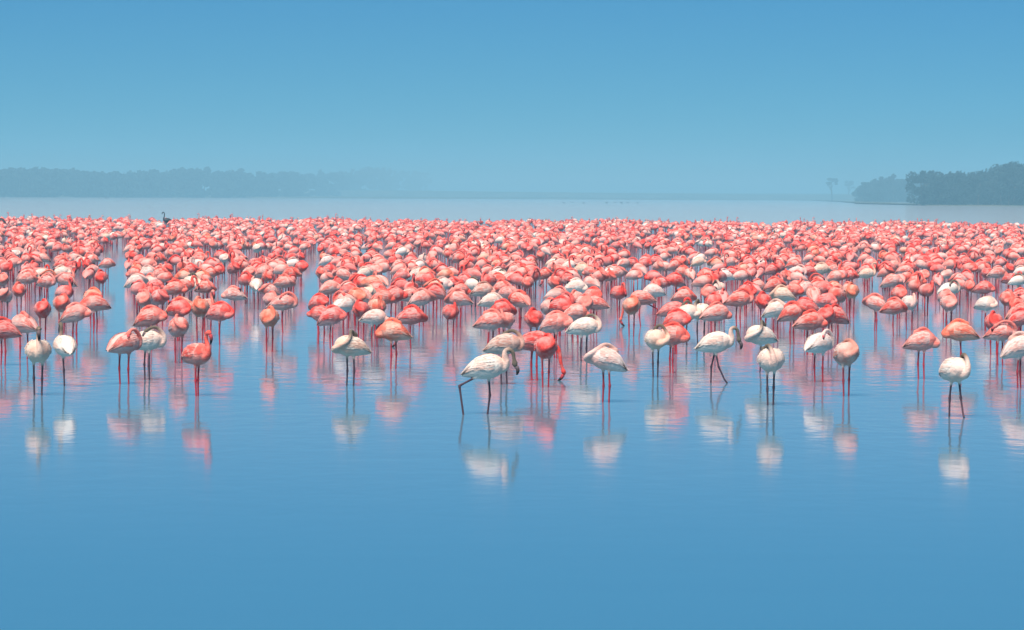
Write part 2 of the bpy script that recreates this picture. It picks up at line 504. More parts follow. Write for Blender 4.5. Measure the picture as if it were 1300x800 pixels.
BIRDS = [
    (-0.26, 34.26, 0, 'DW', 'wi', 1, 'white flamingo striding through shallow water with one leg stretched back'),
    (4.46, 34.29, -65, 'PV', 'wi', -1, 'small snow-white flamingo with a grey neck stub and dark legs'),
    (2.74, 36.07, -80, 'PS', 'wi', 1, 'small creamy flamingo with upright grey neck below the larger pink-tailed one'),
    (1.01, 36.40, 180, 'TS', 'wp', 1, 'pinkish white flamingo with pointed tail and tucked head, standing alone on two legs'),
    (-5.16, 37.14, -80, 'US', 'ci', -1, 'buff young flamingo with raised grey-brown neck, facing out to open water'),
    (-3.43, 37.16, -48, 'US', 's', 1, 'pink flamingo with white tail and black bill hanging down before its breast'),
    (3.71, 37.80, -80, 'TS', 'b', 1, 'brownish pink rounded flamingo standing alone in open water'),
    (-5.10, 38.92, 112, 'UO', 'wi', 1, 'white flamingo on one bent leg beside the buff grey-necked young one'),
    (0.39, 39.18, -85, 'TS', 'k', 1, 'round coral flamingo with folded neck, beside the feeding one'),
    (-1.86, 39.32, 196, 'QS', 'ci', 1, 'cream flamingo standing alone with a greyish neck laid along its side'),
    (-4.48, 39.41, 45, 'PS', 'p', 1, 'rosy preening flamingo with a bright red tail patch, beside a cream one'),
    (5.90, 39.64, 12, 'TS', 'wp', -1, 'big white flamingo with pink-streaked wing and grey-edged tail'),
    (-0.09, 39.74, 0, 'PS', 'bi', -1, 'grey-buff flamingo with an arched brown neck right behind the striding white one'),
    (2.40, 40.27, 0, 'DV', 'wi', 1, 'white flamingo mid-step with a blackish head hanging before its breast'),
    (-4.31, 40.29, 0, 'PS', 'wi', 1, 'cream flamingo with a curled grey neck, touching a rosy preening one'),
    (3.66, 40.64, 40, 'PS', 'w', 1, 'bright white flamingo in front of a coral cluster'),
    (0.27, 40.65, 0, 'FS', 'k', 1, 'coral flamingo feeding with its lowered head and dark bill in the water'),
    (4.98, 41.47, 0, 'TS', 'p', 1, 'pale rose flamingo side-on with neck laid along its back, standing alone'),
    (1.75, 41.52, -80, 'QS', 'ci', 1, 'cream flamingo with a brown curl of neck on its breast'),
    (1.99, 42.48, -20, 'TS', 's', 1, 'peach flamingo half hidden by the brown-necked cream one'),
    (3.12, 42.87, 200, 'QO', 'wi', 1, 'large white flamingo with a grey neck fold and pink-tipped tail'),
    (-1.50, 43.25, 180, 'TS', 'sc', -1, 'peach-orange flamingo with a red wing mark and its tail over red legs'),
    (-6.50, 43.58, 180, 'TS', 'k', 1, "coral flamingo at the flock's edge with only its tapering tail end showing"),
    (5.82, 44.24, 178, 'TO', 'sc', -1, 'peach-breasted flamingo with black-tipped wings behind a small white one'),
    (-4.34, 44.41, -70, 'TS', 'p', -1, 'pale pink curled-up flamingo behind the pink one with a hanging black bill'),
    (-6.47, 45.20, 150, 'TS', 'p', -1, 'pink flamingo with red wing patches directly behind the grey-necked young one'),
    (0.96, 45.42, -12, 'PS', 'wi', -1, 'cream flamingo with a grey S-shaped neck, its back to a soft pink one'),
    (0.59, 46.21, -25, 'TS', 'p', 1, 'soft pink flamingo with a coiled peach neck, touching a cream grey-necked one'),
    (-0.29, 46.95, 0, 'TS', 'p', -1, 'pink flamingo with a red pointed tail and rounded breast over clear water'),
    (4.16, 47.60, 5, 'TS', 's', 1, 'salmon flamingo with lowered breast at the front of the coral cluster'),
    (2.29, 47.63, -30, 'TS', 'k', 1, 'coral flamingo with neck curled on breast behind a cream brown-necked one'),
    (-3.39, 47.70, -90, 'TS', 'sc', 1, 'round peach flamingo seen breast-on with its tail end hidden by its own body'),
    (-5.07, 47.75, -10, 'TS', 's', 1, 'salmon flamingo resting just behind the cream grey-necked one'),
    (6.78, 47.99, -88, 'TS', 'k', -1, 'round rose-coral flamingo with swirled neck, alone behind the snow-white one'),
    (0.31, 48.25, -90, 'TS', 'k', -1, 'small round coral flamingo beside the coiled peach-necked one'),
    (-2.58, 48.76, -12, 'TS', 'kp', 1, 'pale-winged flamingo with coral neck sweeping across its breast'),
    (-1.45, 48.93, -5, 'TO', 'sk', -1, 'large rosy flamingo with deep red breast above the peach-orange one'),
    (-6.34, 49.48, 0, 'TS', 'p', 1, "pink flamingo side-on with feathered wing, over a white one's back"),
    (-4.27, 49.81, -35, 'TS', 'k', 1, 'plump coral flamingo standing clear of the others on two thin legs'),
    (4.59, 49.86, -90, 'TS', 'k', 1, 'bright coral round flamingo at the edge of the coral cluster'),
    (2.59, 50.55, -40, 'QS', 'wi', 1, 'cream flamingo with a grey zigzag neck, left of a matching pale neighbour'),
    (0.95, 50.97, 5, 'TS', 'p', 1, ''),
    (-7.03, 51.10, -85, 'TS', 'k', 1, 'rosy round flamingo breast-on beside a side-on pink one'),
    (4.20, 51.14, 0, 'TS', 's', -1, 'salmon pink flamingo with feathered folded wings in the coral cluster'),
    (2.84, 51.27, -60, 'QS', 'wi', -1, 'cream flamingo with one dark neck stripe pressed against its pale neighbour'),
    (-4.71, 51.48, -88, 'TS', 'sc', 1, ''),
    (-2.28, 51.51, -90, 'TS', 'k', -1, 'deep coral flamingo seen breast-on behind the lone cream one'),
    (-0.16, 51.85, 0, 'TS', 'k', -1, 'coral flamingo with dropped neck overlapping a red-tailed pink one'),
    (-5.09, 52.14, 0, 'TS', 'sc', 1, ''),
    (7.78, 52.41, 0, 'TS', 's', 1, 'salmon flamingo behind the big white one with a streaked wing'),
    (0.75, 53.48, -50, 'TS', 'k', 1, ''),
    (1.88, 53.67, -88, 'TS', 'sc', 1, 'round pink flamingo breast-on beside one with a sharply bent leg'),
    (-2.65, 53.68, 30, 'TS', 'wp', 1, ''),
    (-7.09, 53.71, -80, 'TS', 's', 1, ''),
    (-6.57, 53.80, 200, 'TS', 's', -1, 'salmon flamingo with pale hind end at the edge of an open water lane'),
    (4.67, 54.13, 180, 'TS', 'k', 1, ''),
    (0.59, 54.23, -80, 'TS', 'p', 1, ''),
    (-3.65, 54.30, 0, 'PO', 'p', 1, 'pink flamingo with a dark-edged neck looped over its back, behind a round peach one'),
    (6.08, 54.37, 0, 'TO', 's', -1, 'salmon flamingo with dark tail edge above broad red reflections'),
    (1.17, 55.12, -85, 'TS', 'p', 1, ''),
    (3.27, 55.48, -80, 'TS', 'k', 1, 'coral flamingo behind two cream ones with striped necks'),
    (-3.16, 55.61, -45, 'TS', 'k', 1, ''),
    (7.14, 55.74, -88, 'TS', 'p', 1, 'pale pink flamingo breast-on with a coiled neck, another right behind it'),
    (-6.08, 56.36, -85, 'TS', 'p', 1, ''),
    (6.01, 56.36, 150, 'TS', 'p', 1, 'pink flamingo tucked behind the salmon one with a dark tail edge'),
    (4.16, 56.46, -88, 'TS', 'k', 1, ''),
    (-0.89, 56.86, 178, 'TS', 'p', 1, 'pink flamingo with slender pale tail above a single red pair of legs'),
    (-0.34, 56.95, 0, 'TS', 'wp', 1, ''),
    (-1.52, 57.18, 0, 'TS', 'p', 1, ''),
    (-2.19, 57.50, 0, 'TS', 's', 1, ''),
    (1.06, 57.64, 30, 'TS', 'p', 1, ''),
    (2.20, 57.85, 178, 'FW', 's', 1, 'stooping pink flamingo with a sharply bent leg'),
    (5.32, 57.96, -20, 'TS', 'kp', 1, ''),
    (-2.03, 58.43, 0, 'TS', 'sk', 1, ''),
    (-2.57, 58.80, 170, 'TS', 'p', 1, ''),
    (8.56, 58.98, -90, 'TS', 's', 1, 'small round salmon flamingo standing by itself near a rose-coral one'),
    (1.39, 59.06, -60, 'TS', 's', 1, ''),
    (-1.79, 59.41, 20, 'TS', 'p', 1, ''),
    (-7.83, 59.71, -60, 'US', 'kp', 1, ''),
    (3.01, 59.83, 0, 'TO', 's', 1, ''),
    (7.64, 60.20, -80, 'TS', 'p', 1, ''),
    (-4.91, 60.27, 180, 'TO', 'p', 1, ''),
    (4.80, 60.64, 180, 'TS', 'c', 1, ''),
    (5.37, 60.74, 100, 'TS', 'p', 1, ''),
    (-0.07, 61.19, -20, 'TS', 'p', 1, ''),
    (-8.89, 61.52, -90, 'TS', 's', 1, ''),
    (1.92, 61.57, -50, 'DS', 'k', 1, ''),
    (7.03, 62.04, -70, 'TS', 's', 1, ''),
    (-6.15, 62.06, -10, 'TS', 's', 1, ''),
    (-3.00, 62.16, -50, 'TS', 'k', 1, ''),
    (6.21, 62.39, -88, 'TS', 'sc', 1, ''),
    (-4.44, 62.40, 200, 'TS', 'p', 1, ''),
    (-0.54, 62.64, 0, 'TS', 'b', 1, 'buff flamingo side-on with smooth unmarked back'),
    (-0.98, 63.08, 20, 'TS', 's', 1, ''),
    (-3.41, 63.68, 0, 'TS', 'p', 1, ''),
    (5.24, 63.77, -30, 'TS', 's', 1, ''),
    (-5.78, 64.31, -8, 'TS', 's', 1, ''),
    (5.52, 64.36, 30, 'TS', 'p', 1, ''),
    (5.87, 64.67, -40, 'TS', 'k', 1, ''),
    (1.19, 64.60, 0, 'TS', 'w', 1, ''),
    (-6.89, 65.81, -20, 'FS', 'k', 1, ''),
    (-6.22, 65.95, -50, 'QS', 'wi', 1, ''),
    (-2.69, 66.10, 180, 'TS', 'sc', 1, ''),
    (9.15, 66.20, 0, 'TS', 'sk', 1, ''),
    (5.11, 66.53, 0, 'TS', 's', 1, ''),
    (-1.38, 66.96, 0, 'TS', 'wp', 1, ''),
    (-9.16, 67.14, -20, 'PS', 'p', 1, ''),
    (2.84, 67.24, -90, 'TS', 's', 1, ''),
    (-7.44, 67.51, 0, 'TS', 'wp', 1, ''),
    (-4.52, 67.52, 0, 'TS', 'p', 1, ''),
    (4.85, 67.66, 0, 'TS', 'p', 1, ''),
    (-8.87, 67.83, 180, 'TS', 'p', 1, ''),
    (-1.17, 68.23, -30, 'TS', 'k', 1, ''),
    (0.31, 68.55, -90, 'TS', 's', 1, ''),
    (9.19, 68.56, -80, 'TS', 's', 1, ''),
    (0.85, 68.66, -85, 'TS', 's', 1, ''),
    (-10.28, 68.80, -80, 'TS', 'p', 1, ''),
    (-1.72, 69.38, -80, 'TS', 'k', 1, ''),
    (-8.42, 69.88, -80, 'TS', 'k', 1, ''),
    (-3.24, 70.36, 0, 'TS', 's', 1, ''),
    (3.38, 70.49, 200, 'TS', 'k', 1, ''),
    (7.87, 70.81, 0, 'TS', 'p', 1, ''),
    (-0.32, 71.01, -60, 'TS', 's', 1, ''),
    (-0.04, 71.75, 20, 'TS', 'p', 1, ''),
    (4.25, 72.02, -80, 'TS', 'k', 1, ''),
    (-10.28, 72.23, 0, 'TS', 'p', 1, ''),
    (-10.03, 72.65, 40, 'TS', 'wp', 1, ''),
    (-7.52, 72.87, -10, 'TS', 's', 1, ''),
    (8.64, 72.99, 0, 'TS', 's', 1, ''),
    (-5.26, 73.40, -85, 'TS', 's', 1, ''),
    (-3.65, 73.77, 180, 'TS', 'p', 1, ''),
    (9.21, 73.82, 95, 'TS', 'kp', 1, ''),
    (9.67, 73.92, 180, 'TS', 'p', 1, ''),
    (7.00, 74.03, 0, 'TS', 'p', 1, ''),
    (-2.42, 74.06, 0, 'TS', 'kp', 1, ''),
    (10.83, 74.18, -40, 'DS', 'k', 1, ''),
    (-9.87, 74.55, 0, 'TS', 'wp', 1, ''),
    (-4.85, 74.99, -20, 'TS', 's', 1, ''),
    (-8.02, 75.00, 0, 'TS', 'wp', 1, ''),
    (-5.83, 75.52, -80, 'TS', 'p', 1, ''),
    (-2.12, 75.63, 0, 'TS', 'wp', 1, ''),
    (-8.36, 75.69, 180, 'TS', 's', 1, ''),
    (4.71, 75.71, 180, 'TS', 'w', 1, ''),
    (-4.24, 75.90, -85, 'TS', 's', 1, ''),
    (6.10, 76.04, -60, 'TS', 's', 1, ''),
    (-6.73, 76.09, -10, 'TS', 's', 1, ''),
    (-3.34, 76.91, 20, 'TS', 'wp', 1, ''),
    (0.74, 77.09, -20, 'TS', 's', 1, ''),
    (4.40, 77.18, 180, 'TS', 's', 1, ''),
    (2.00, 77.39, -80, 'TS', 's', 1, ''),
    (2.41, 77.49, 0, 'TS', 'p', 1, ''),
    (4.06, 77.89, 95, 'TS', 'p', 1, ''),
    (7.72, 77.96, -30, 'TS', 'k', 1, ''),
    (5.47, 78.23, 60, 'TS', 'k', 1, ''),
    (-9.68, 78.63, 20, 'TS', 'p', 1, ''),
    (11.20, 78.79, 0, 'TS', 'p', 1, ''),
    (8.19, 78.88, 0, 'US', 'c', 1, ''),
    (-4.24, 79.15, -30, 'TS', 'k', 1, ''),
    (-0.83, 79.16, -88, 'TS', 'k', 1, ''),
    (-6.48, 79.44, -60, 'TS', 'k', 1, ''),
    (-10.35, 80.20, -30, 'DS', 'k', 1, ''),
    (1.63, 80.62, -15, 'TS', 'c', 1, ''),
    (5.30, 80.67, -80, 'TS', 's', 1, ''),
    (0.05, 81.09, 0, 'TS', 'p', 1, ''),
    (7.05, 81.10, 200, 'TS', 'k', 1, ''),
    (-5.05, 81.57, -60, 'TS', 'k', 1, ''),
    (6.22, 81.76, 0, 'TS', 'k', 1, ''),
    (7.42, 82.06, 0, 'TS', 'c', 1, ''),
    (9.49, 82.58, 0, 'TS', 'p', 1, ''),
    (9.56, 83.08, 180, 'TS', 'p', 1, ''),
    (7.92, 83.99, 10, 'TS', 'p', 1, ''),
    (1.39, 84.16, 0, 'TS', 'wp', 1, ''),
    (-7.42, 84.70, 0, 'TS', 'p', 1, ''),
    (3.63, 84.75, -70, 'TS', 'p', 1, ''),
    (-10.09, 84.97, 0, 'TS', 'p', 1, ''),
    (-6.40, 84.98, -40, 'DS', 'k', 1, ''),
    (-2.32, 85.09, -60, 'TS', 'k', 1, ''),
    (4.09, 85.83, 0, 'TS', 's', 1, ''),
    (0.49, 85.85, -70, 'TS', 'k', 1, ''),
    (-1.90, 86.19, 180, 'PS', 's', 1, ''),
    (9.49, 86.27, 180, 'TS', 'k', 1, ''),
    (-4.34, 86.54, -70, 'TS', 'k', 1, ''),
    (-3.91, 86.65, -50, 'TS', 's', 1, ''),
    (-2.90, 86.93, 0, 'TS', 'p', 1, ''),
    (-9.43, 87.19, 0, 'TS', 'p', 1, ''),
    (-12.80, 87.29, 0, 'TS', 's', 1, ''),
    (-0.39, 87.61, 0, 'TS', 'sc', 1, ''),
    (3.37, 87.62, 0, 'TS', 'k', 1, ''),
    (-11.05, 87.79, 160, 'PS', 'wp', 1, ''),
    (-6.37, 88.04, 0, 'TS', 'p', 1, ''),
    (2.89, 88.51, 30, 'TS', 'p', 1, ''),
    (7.32, 88.68, 0, 'TS', 's', 1, ''),
    (-3.49, 88.85, 0, 'TS', 'k', 1, ''),
    (-7.01, 88.93, 100, 'TS', 'p', 1, ''),
    (12.15, 88.96, -20, 'TS', 'p', 1, ''),
    (13.32, 89.27, 0, 'TS', 's', 1, ''),
    (-12.75, 89.48, 0, 'TS', 's', 1, ''),
    (6.54, 89.51, 100, 'TS', 'w', 1, ''),
    (-8.61, 89.56, 20, 'TS', 'p', 1, ''),
    (9.45, 90.30, -60, 'TS', 'p', 1, ''),
    (-4.92, 90.62, 0, 'TS', 'wp', 1, ''),
    (-11.94, 90.84, 0, 'TS', 'p', 1, ''),
    (4.53, 91.09, 30, 'TS', 's', 1, ''),
    (5.43, 91.34, -80, 'TS', 'k', 1, ''),
    (-9.48, 91.56, -10, 'TS', 's', 1, ''),
    (-1.13, 91.71, -85, 'TS', 'k', 1, ''),
    (-8.43, 91.87, 0, 'DS', 's', 1, ''),
    (5.04, 92.34, 0, 'TS', 'c', 1, ''),
    (5.91, 92.59, 0, 'TS', 'p', 1, ''),
    (-12.77, 92.94, 180, 'TS', 'p', 1, ''),
    (3.90, 93.15, -30, 'TS', 'k', 1, ''),
    (-6.58, 93.59, -85, 'TS', 'k', 1, ''),
    (-1.48, 93.91, -60, 'TS', 's', 1, ''),
    (-10.52, 94.84, -90, 'TS', 'k', 1, ''),
    (2.07, 94.96, -40, 'US', 's', 1, ''),
    (11.47, 95.32, -40, 'TS', 'k', 1, ''),
    (11.84, 95.54, 20, 'TS', 's', 1, ''),
    (13.68, 95.95, -80, 'TS', 's', 1, ''),
    (2.88, 96.41, 0, 'TS', 'k', 1, ''),
    (-4.63, 96.64, 180, 'TS', 's', 1, ''),
    (-4.05, 96.81, 0, 'TS', 'p', 1, ''),
    (-6.06, 97.47, -70, 'TS', 'k', 1, ''),
    (-8.40, 98.05, -40, 'TS', 'k', 1, ''),
    (9.36, 98.33, 0, 'TS', 's', 1, ''),
    (11.50, 98.97, 0, 'TS', 'k', 1, ''),
    (8.25, 100.57, 180, 'TS', 'p', 1, ''),
    (13.29, 103.46, -80, 'TS', 's', 1, ''),
]
COLOUR_WORD = {'w': 'white', 'wi': 'cream grey-necked', 'wp': 'whitish pink', 'c': 'cream', 'ci': 'cream grey-necked', 'b': 'buff', 'bi': 'grey-buff',
               'p': 'pale pink', 's': 'salmon', 'sc': 'peach', 'k': 'coral', 'kp': 'rose pink', 'sk': 'rosy salmon'}
NEXT_WORD = {'w': 'white', 'wi': 'cream', 'wp': 'whitish', 'c': 'cream', 'ci': 'cream', 'b': 'buff', 'bi': 'buff',
             'p': 'pink', 's': 'salmon', 'sc': 'peach', 'k': 'coral', 'kp': 'rose', 'sk': 'salmon'}
POSE_WORD = {'B': 'head preening', 'T': 'neck coiled', 'X': 'bill showing', 'R': 'neck sunken', 'P': 'neck arched', 'Q': 'neck folded', 'U': 'neck raised',
             'D': 'head drooping', 'F': 'head lowered', 'H': 'neck stretched'}
def flock_label(rec, around, where):
    x, y, yaw, key, tint, wing = rec
    a = (yaw + 180) % 360 - 180
    turn = 'facing the wood' if abs(a) < 45 else 'facing the shore' if abs(a) > 135 else 'facing open water' if a < 0 else 'tail to water'
    near = sorted(around, key=lambda q: (q[0] - x) ** 2 + .04 * (q[1] - y) ** 2)
    near = [q for q in near if (q[0], q[1]) != (x, y)][:2]
    na, nb_ = NEXT_WORD[near[0][4]], NEXT_WORD[near[1][4]]
    nx = 'next to %s and %s ones' % (na, nb_) if na != nb_ else 'next to two %s ones' % na
    return '%s%s flamingo %s, %s, %s, %s' % ('red-winged ' if wing == 2 and ' ' not in COLOUR_WORD[tint] else '', COLOUR_WORD[tint], turn, POSE_WORD[key[0]], nx, where)

taken = {}
def free(x, y, r):
    cx, cy = int(math.floor(x)), int(math.floor(y))
    for i in (-1, 0, 1):
        for j in (-1, 0, 1):
            for (a, b) in taken.get((cx + i, cy + j), ()):
                if (a - x) ** 2 + (b - y) ** 2 < r * r: return False
    return True
def take(x, y): taken.setdefault((int(math.floor(x)), int(math.floor(y))), []).append((x, y))

POSE_P = ['TS'] * 30 + ['XS'] * 18 + ['RS'] * 18 + ['TO'] * 5 + ['RO'] * 3 + ['PS'] * 9 + ['BS'] * 8 + ['QS'] * 7 + ['DS'] * 7 + ['US'] * 6 + ['FS'] * 3 + ['HS'] * 1
TINT_P = ['k'] * 22 + ['s'] * 24 + ['p'] * 22 + ['sk'] * 12 + ['kp'] * 9 + ['sc'] * 5 + ['wp'] * 5 + ['c'] * 1 + ['wi'] * 1
YAW_P = [0, 0, 0, 0, 180, 180, 180, -85, -85, -75, -60, -45, -35, 25, 150, -120, -100, 90]
def lane(x, y):
    a = x / y                                  # the open strips of water run away from the shore
    return (-.1215 < a < -.1125 and y < 125) or (-.0635 < a < -.056 and y < 112) or (-.118 < a < -.114 and y < 135)
recs = []                                      # x, y, yaw, pose, plumage, wing; label, group, mirror, scale
for (x, y, yaw, key, tint, mir, lab) in BIRDS:
    take(x, y)
    wing = random.choice((0, 1, 3))
    if lab:
        if 'red' in lab and ('tail' in lab or 'wing' in lab): wing = 2
        recs.append(((x, y, yaw, key, tint, wing), lab, None, mir, random.uniform(.98, 1.04)))
    else:
        yaw += random.uniform(-12, 12)
        if key[0] == 'T' and random.random() < .45 and not -135 < yaw < -45: key = 'R' + key[1]
        elif key[0] == 'T' and random.random() < .35: key = 'X' + key[1]
        if random.random() < .2 and tint in ('p', 's', 'k', 'sk', 'kp'): wing = 2
        recs.append(((x, y, yaw, key, tint, wing), '', 'flamingos packed in the middle of the flock', random.choice((-1, 1)), random.uniform(.93, 1.05)))

# birds crowding close behind those
for (x, y, *_r) in list(BIRDS):
    if 44 < y < 92 and random.random() < .50:
        for _ in range(6):
            nx_, ny_ = x + random.uniform(-.75, .75), y + random.uniform(.5, 3.2)
            if not lane(nx_, ny_) and free(nx_, ny_, .42): break
        else: continue
        take(nx_, ny_)
        key, tint = random.choice(POSE_P), random.choice(TINT_P)
        wing = 2 if random.random() < .2 and tint in ('p', 's', 'k', 'sk', 'kp') else random.choice((0, 1, 3))
        recs.append(((nx_, ny_, random.choice(YAW_P) + random.uniform(-22, 22), key, tint, wing), '', 'flamingos packed in the middle of the flock',
                     random.choice((-1, 1)), random.uniform(.92, 1.05)))

# the packed mass behind: scattered on the lake, a little clumped, with two open lanes
cand = []
Y0, Y1 = 58.0, 246.0
tries = 0
while len(cand) < 3300 and tries < 200000:
    tries += 1
    y = math.sqrt(random.uniform(Y0 * Y0, Y1 * Y1)); hw = .165 * y + .5
    x = random.uniform(-hw, hw)
    if lane(x, y): continue
    clump = .5 + .5 * math.sin(x * .9 + 3 * math.sin(y * .21)) * math.sin(y * .55 + 2.2 * math.sin(x * .37))
    thin = min(1.0, max(.10, (y - 58) / 26.0))           # hand-set birds already stand in front
    edge = 222 + 6 * math.sin(x * .31) + 5 * math.sin(x * .93 + 1)
    if y > edge and random.random() > math.exp(-(y - edge) / 6.0): continue      # ragged far side
    if random.random() > (.45 + .55 * clump) * thin: continue
    if not free(x, y, .44): continue
    take(x, y); cand.append((x, y))
print('flock candidates', len(cand))
cand.sort(key=lambda p: p[1])
k = 0
while len(recs) < 298:
    x, y = cand[k]; k += 1
    key, tint = random.choice(POSE_P), random.choice(TINT_P)
    wing = 2 if random.random() < .2 and tint in ('p', 's', 'k', 'sk', 'kp') else random.choice((0, 1, 3))
    recs.append(((x, y, random.choice(YAW_P) + random.uniform(-22, 22), key, tint, wing), '', 'flamingos in the rows behind the packed middle',
                 random.choice((-1, 1)), random.uniform(.92, 1.06)))
def maybe_upright(key):
    return key + 'u' if key in ('TS', 'RS', 'XS', 'QS') and random.random() < .45 else key
recs = [((*r[0][:3], maybe_upright(r[0][3]), *r[0][4:]), *r[1:]) for r in recs]
around = [r[0] for r in recs]
for (rec, lab, grp, mir, sc) in recs:
    x, y, yaw, key, tint, wing = rec
    if not lab: lab = flock_label(rec, around, 'mid-flock' if 'packed in' in grp else 'farther back')
    place(x, y, yaw, key, tint, mir, sc, lab, grp, bool(grp), wing)

# everything farther off is one mass
LOD = {}
def lod(key):
    if key not in LOD:
        parts, P, bill = primitives(key[0], key[1], True, pitch_of(key))
        V, F = join(parts); Z = zones(V, P, key[1], key[0])
        for s in (-1, 1):
            wv, wf, wz = wing_mesh(s, False, 1); o = len(V); wv = tilt(wv, pitch_of(key))
            V = np.vstack([V, wv]); Z = np.vstack([Z, wz]); F = F + [tuple(i + o for i in f) for f in wf]
        if bill is not None:
            bv, bf, bz = bill_mesh(bill); o = len(V)
            V = np.vstack([V, bv]); Z = np.vstack([Z, bz]); F = F + [tuple(i + o for i in f) for f in bf]
        LOD[key] = (V, F, Z)
    return LOD[key]
VV = []; FF = []; ZZ = []; TT = []; off = 0
for (x, y) in cand[k:]:
    key, tint = random.choice(POSE_P), random.choice(TINT_P)
    if y > 200 and random.random() < .22: key = random.choice(('HS', 'US', 'US', 'US'))
    V, F, Z = lod(maybe_upright(key))
    a = math.radians(random.choice(YAW_P) + random.uniform(-22, 22)); s = .89 * random.uniform(.92, 1.07); m = random.choice((-1, 1))
    ca, sa = math.cos(a), math.sin(a)
    P = V * (s, s * m, s)
    P = np.column_stack([P[:, 0] * ca - P[:, 1] * sa + x, P[:, 0] * sa + P[:, 1] * ca + y, P[:, 2]])
    t = np.array(TINTS[tint]); t[1:3] *= random.uniform(.92, 1.08)
    VV.append(P); ZZ.append(Z); TT.append(np.tile(t, (len(P), 1)))
    FF += [tuple(i + off for i in (f if m > 0 else f[::-1])) for f in F]; off += len(P)
me = mesh_from('flamingo_flock', np.vstack(VV), FF)
set_attr(me, 'Zone', np.vstack(ZZ)); set_attr(me, 'Tint', np.vstack(TT)); me.materials.append(M_FLOCK)
fl = link(bpy.data.objects.new('flamingo_flock', me))
tag(fl, 'dense pink mass of distant flamingos at the back of the flock', 'flamingos', kind='stuff')

# ---------------------------------------------------------------- dark water birds
bm_ = bpy.data.materials.new('black_plumage'); n = NB(bm_)
n.b.inputs['Base Color'].default_value = (.02, .02, .024, 1); n.b.inputs['Roughness'].default_value = .6
nz = n.n('TexNoise'); nz.inputs['Scale'].default_value = 60
rp = n.n('ValToRGB'); rp.color_ramp.elements[0].color = (.012, .012, .014, 1); rp.color_ramp.elements[1].color = (.035, .034, .04, 1)
n.l(nz.outputs['Fac'], rp.inputs['Fac']); n.l(rp.outputs['Color'], n.b.inputs['Base Color'])
def coot_mesh():
    st = [(-.19, .075, .004, .004), (-.15, .07, .04, .03), (-.08, .055, .075, .06), (0, .045, .085, .07), (.07, .045, .07, .062), (.11, .05, .04, .04), (.125, .055, .006, .006)]
    V = []; F = []; N = 12
    for x, z, ry, rz in st:
        for q in range(N):
            a = 2 * math.pi * q / N; V.append((x, ry * math.cos(a), z + rz * math.sin(a)))
    for i in range(len(st) - 1):
        for q in range(N): F.append((i * N + q, (i + 1) * N + q, (i + 1) * N + (q + 1) % N, i * N + (q + 1) % N))
    V = np.array(V)
    P = catmull([(.07, 0, .06), (.11, 0, .10), (.12, 0, .14), (.135, 0, .165)], 3)
    v2, f2 = tube(P, np.linspace(.034, .024, len(P)), 8)
    v3, f3 = tube([(.105, 0, .165), (.125, 0, .168), (.15, 0, .168), (.168, 0, .163)], [.012, .029, .027, .008], 8)
    out = V; FF = list(F)
    for v, f in ((v2, f2), (v3, f3)):
        o = len(out); out = np.vstack([out, v]); FF += [tuple(i + o for i in g) for g in f]
    return mesh_from('coot', out, FF)
cm = coot_mesh(); cm.materials.append(bm_)
wb = bpy.data.materials.new('pale_bill'); n = NB(wb)
n.b.inputs['Base Color'].default_value = (.7, .66, .6, 1)
nz = n.n('TexNoise'); nz.inputs['Scale'].default_value = 80; rp = n.n('ValToRGB')
rp.color_ramp.elements[0].color = (.55, .5, .45, 1); rp.color_ramp.elements[1].color = (.75, .7, .64, 1)
n.l(nz.outputs['Fac'], rp.inputs['Fac']); n.l(rp.outputs['Color'], n.b.inputs['Base Color'])
bv, bf = tube([(.16, 0, .164), (.18, 0, .16), (.2, 0, .152)], [.013, .009, .003], 6)
bmh = mesh_from('bill', bv, bf); bmh.materials.append(wb)
for o in (place(-20.56, 203.58, 200, 'HS', 'dark', 1, 1.3, 'blackish long-necked bird standing tall at the back of the flock', None, False),
          place(-28.80, 192.43, 160, 'TS', 'dark', 1, 1.25, 'blackish hunched bird at the back edge of the flock', None, False)):
    o['category'] = 'bird'; o.name = 'dark_bird'
    for q in [o] + list(o.children):
        q.material_slots[0].link = 'OBJECT'; q.material_slots[0].material = bm_
for (nm, x, y, yaw, s, lab, grp) in [('coot', -2.24, 58.1, 180, 1.25, 'black coot swimming between the red legs of the flock', None),
    ('water_bird', 15.6, 1039.5, 212, 2.4, 'tiny dark water bird on the open water beyond the flock', 'far water birds beyond the flock'),
    ('water_bird', 19.3, 1100.0, 259, 2.6, 'tiny dark water bird on the open water beyond the flock', 'far water birds beyond the flock'),
    ('water_bird', 21.2, 1019.3, 57, 2.5, 'tiny dark water bird on the open water beyond the flock', 'far water birds beyond the flock'),
    ('water_bird', 29.3, 1063.8, 50, 3.0, 'tiny dark water bird on the open water beyond the flock', 'far water birds beyond the flock'),
    ('water_bird', 33.4, 1112.8, 97, 2.6, 'tiny dark water bird on the open water beyond the flock', 'far water birds beyond the flock'),
    ('water_bird', 33.9, 1064.1, 33, 2.8, 'tiny dark water bird on the open water beyond the flock', 'far water birds beyond the flock'),
    ('water_bird', 37.0, 1096.8, 329, 2.4, 'tiny dark water bird on the open water beyond the flock', 'far water birds beyond the flock'),
    ('water_bird', 39.9, 1091.9, 53, 2.4, 'tiny dark water bird on the open water beyond the flock', 'far water birds beyond the flock'),
    ('water_bird', -178.7, 1500.0, 180, 3.4, 'tiny dark water bird alone off the tree-lined hazy shore', None)]:
    o = link(bpy.data.objects.new(nm, cm)); o.location = (x, y, -.004); o.rotation_euler = (0, 0, math.radians(yaw)); o.scale = (s, s, s)
    b = link(bpy.data.objects.new('bill', bmh), o)
    tag(o, lab, 'water bird', grp)

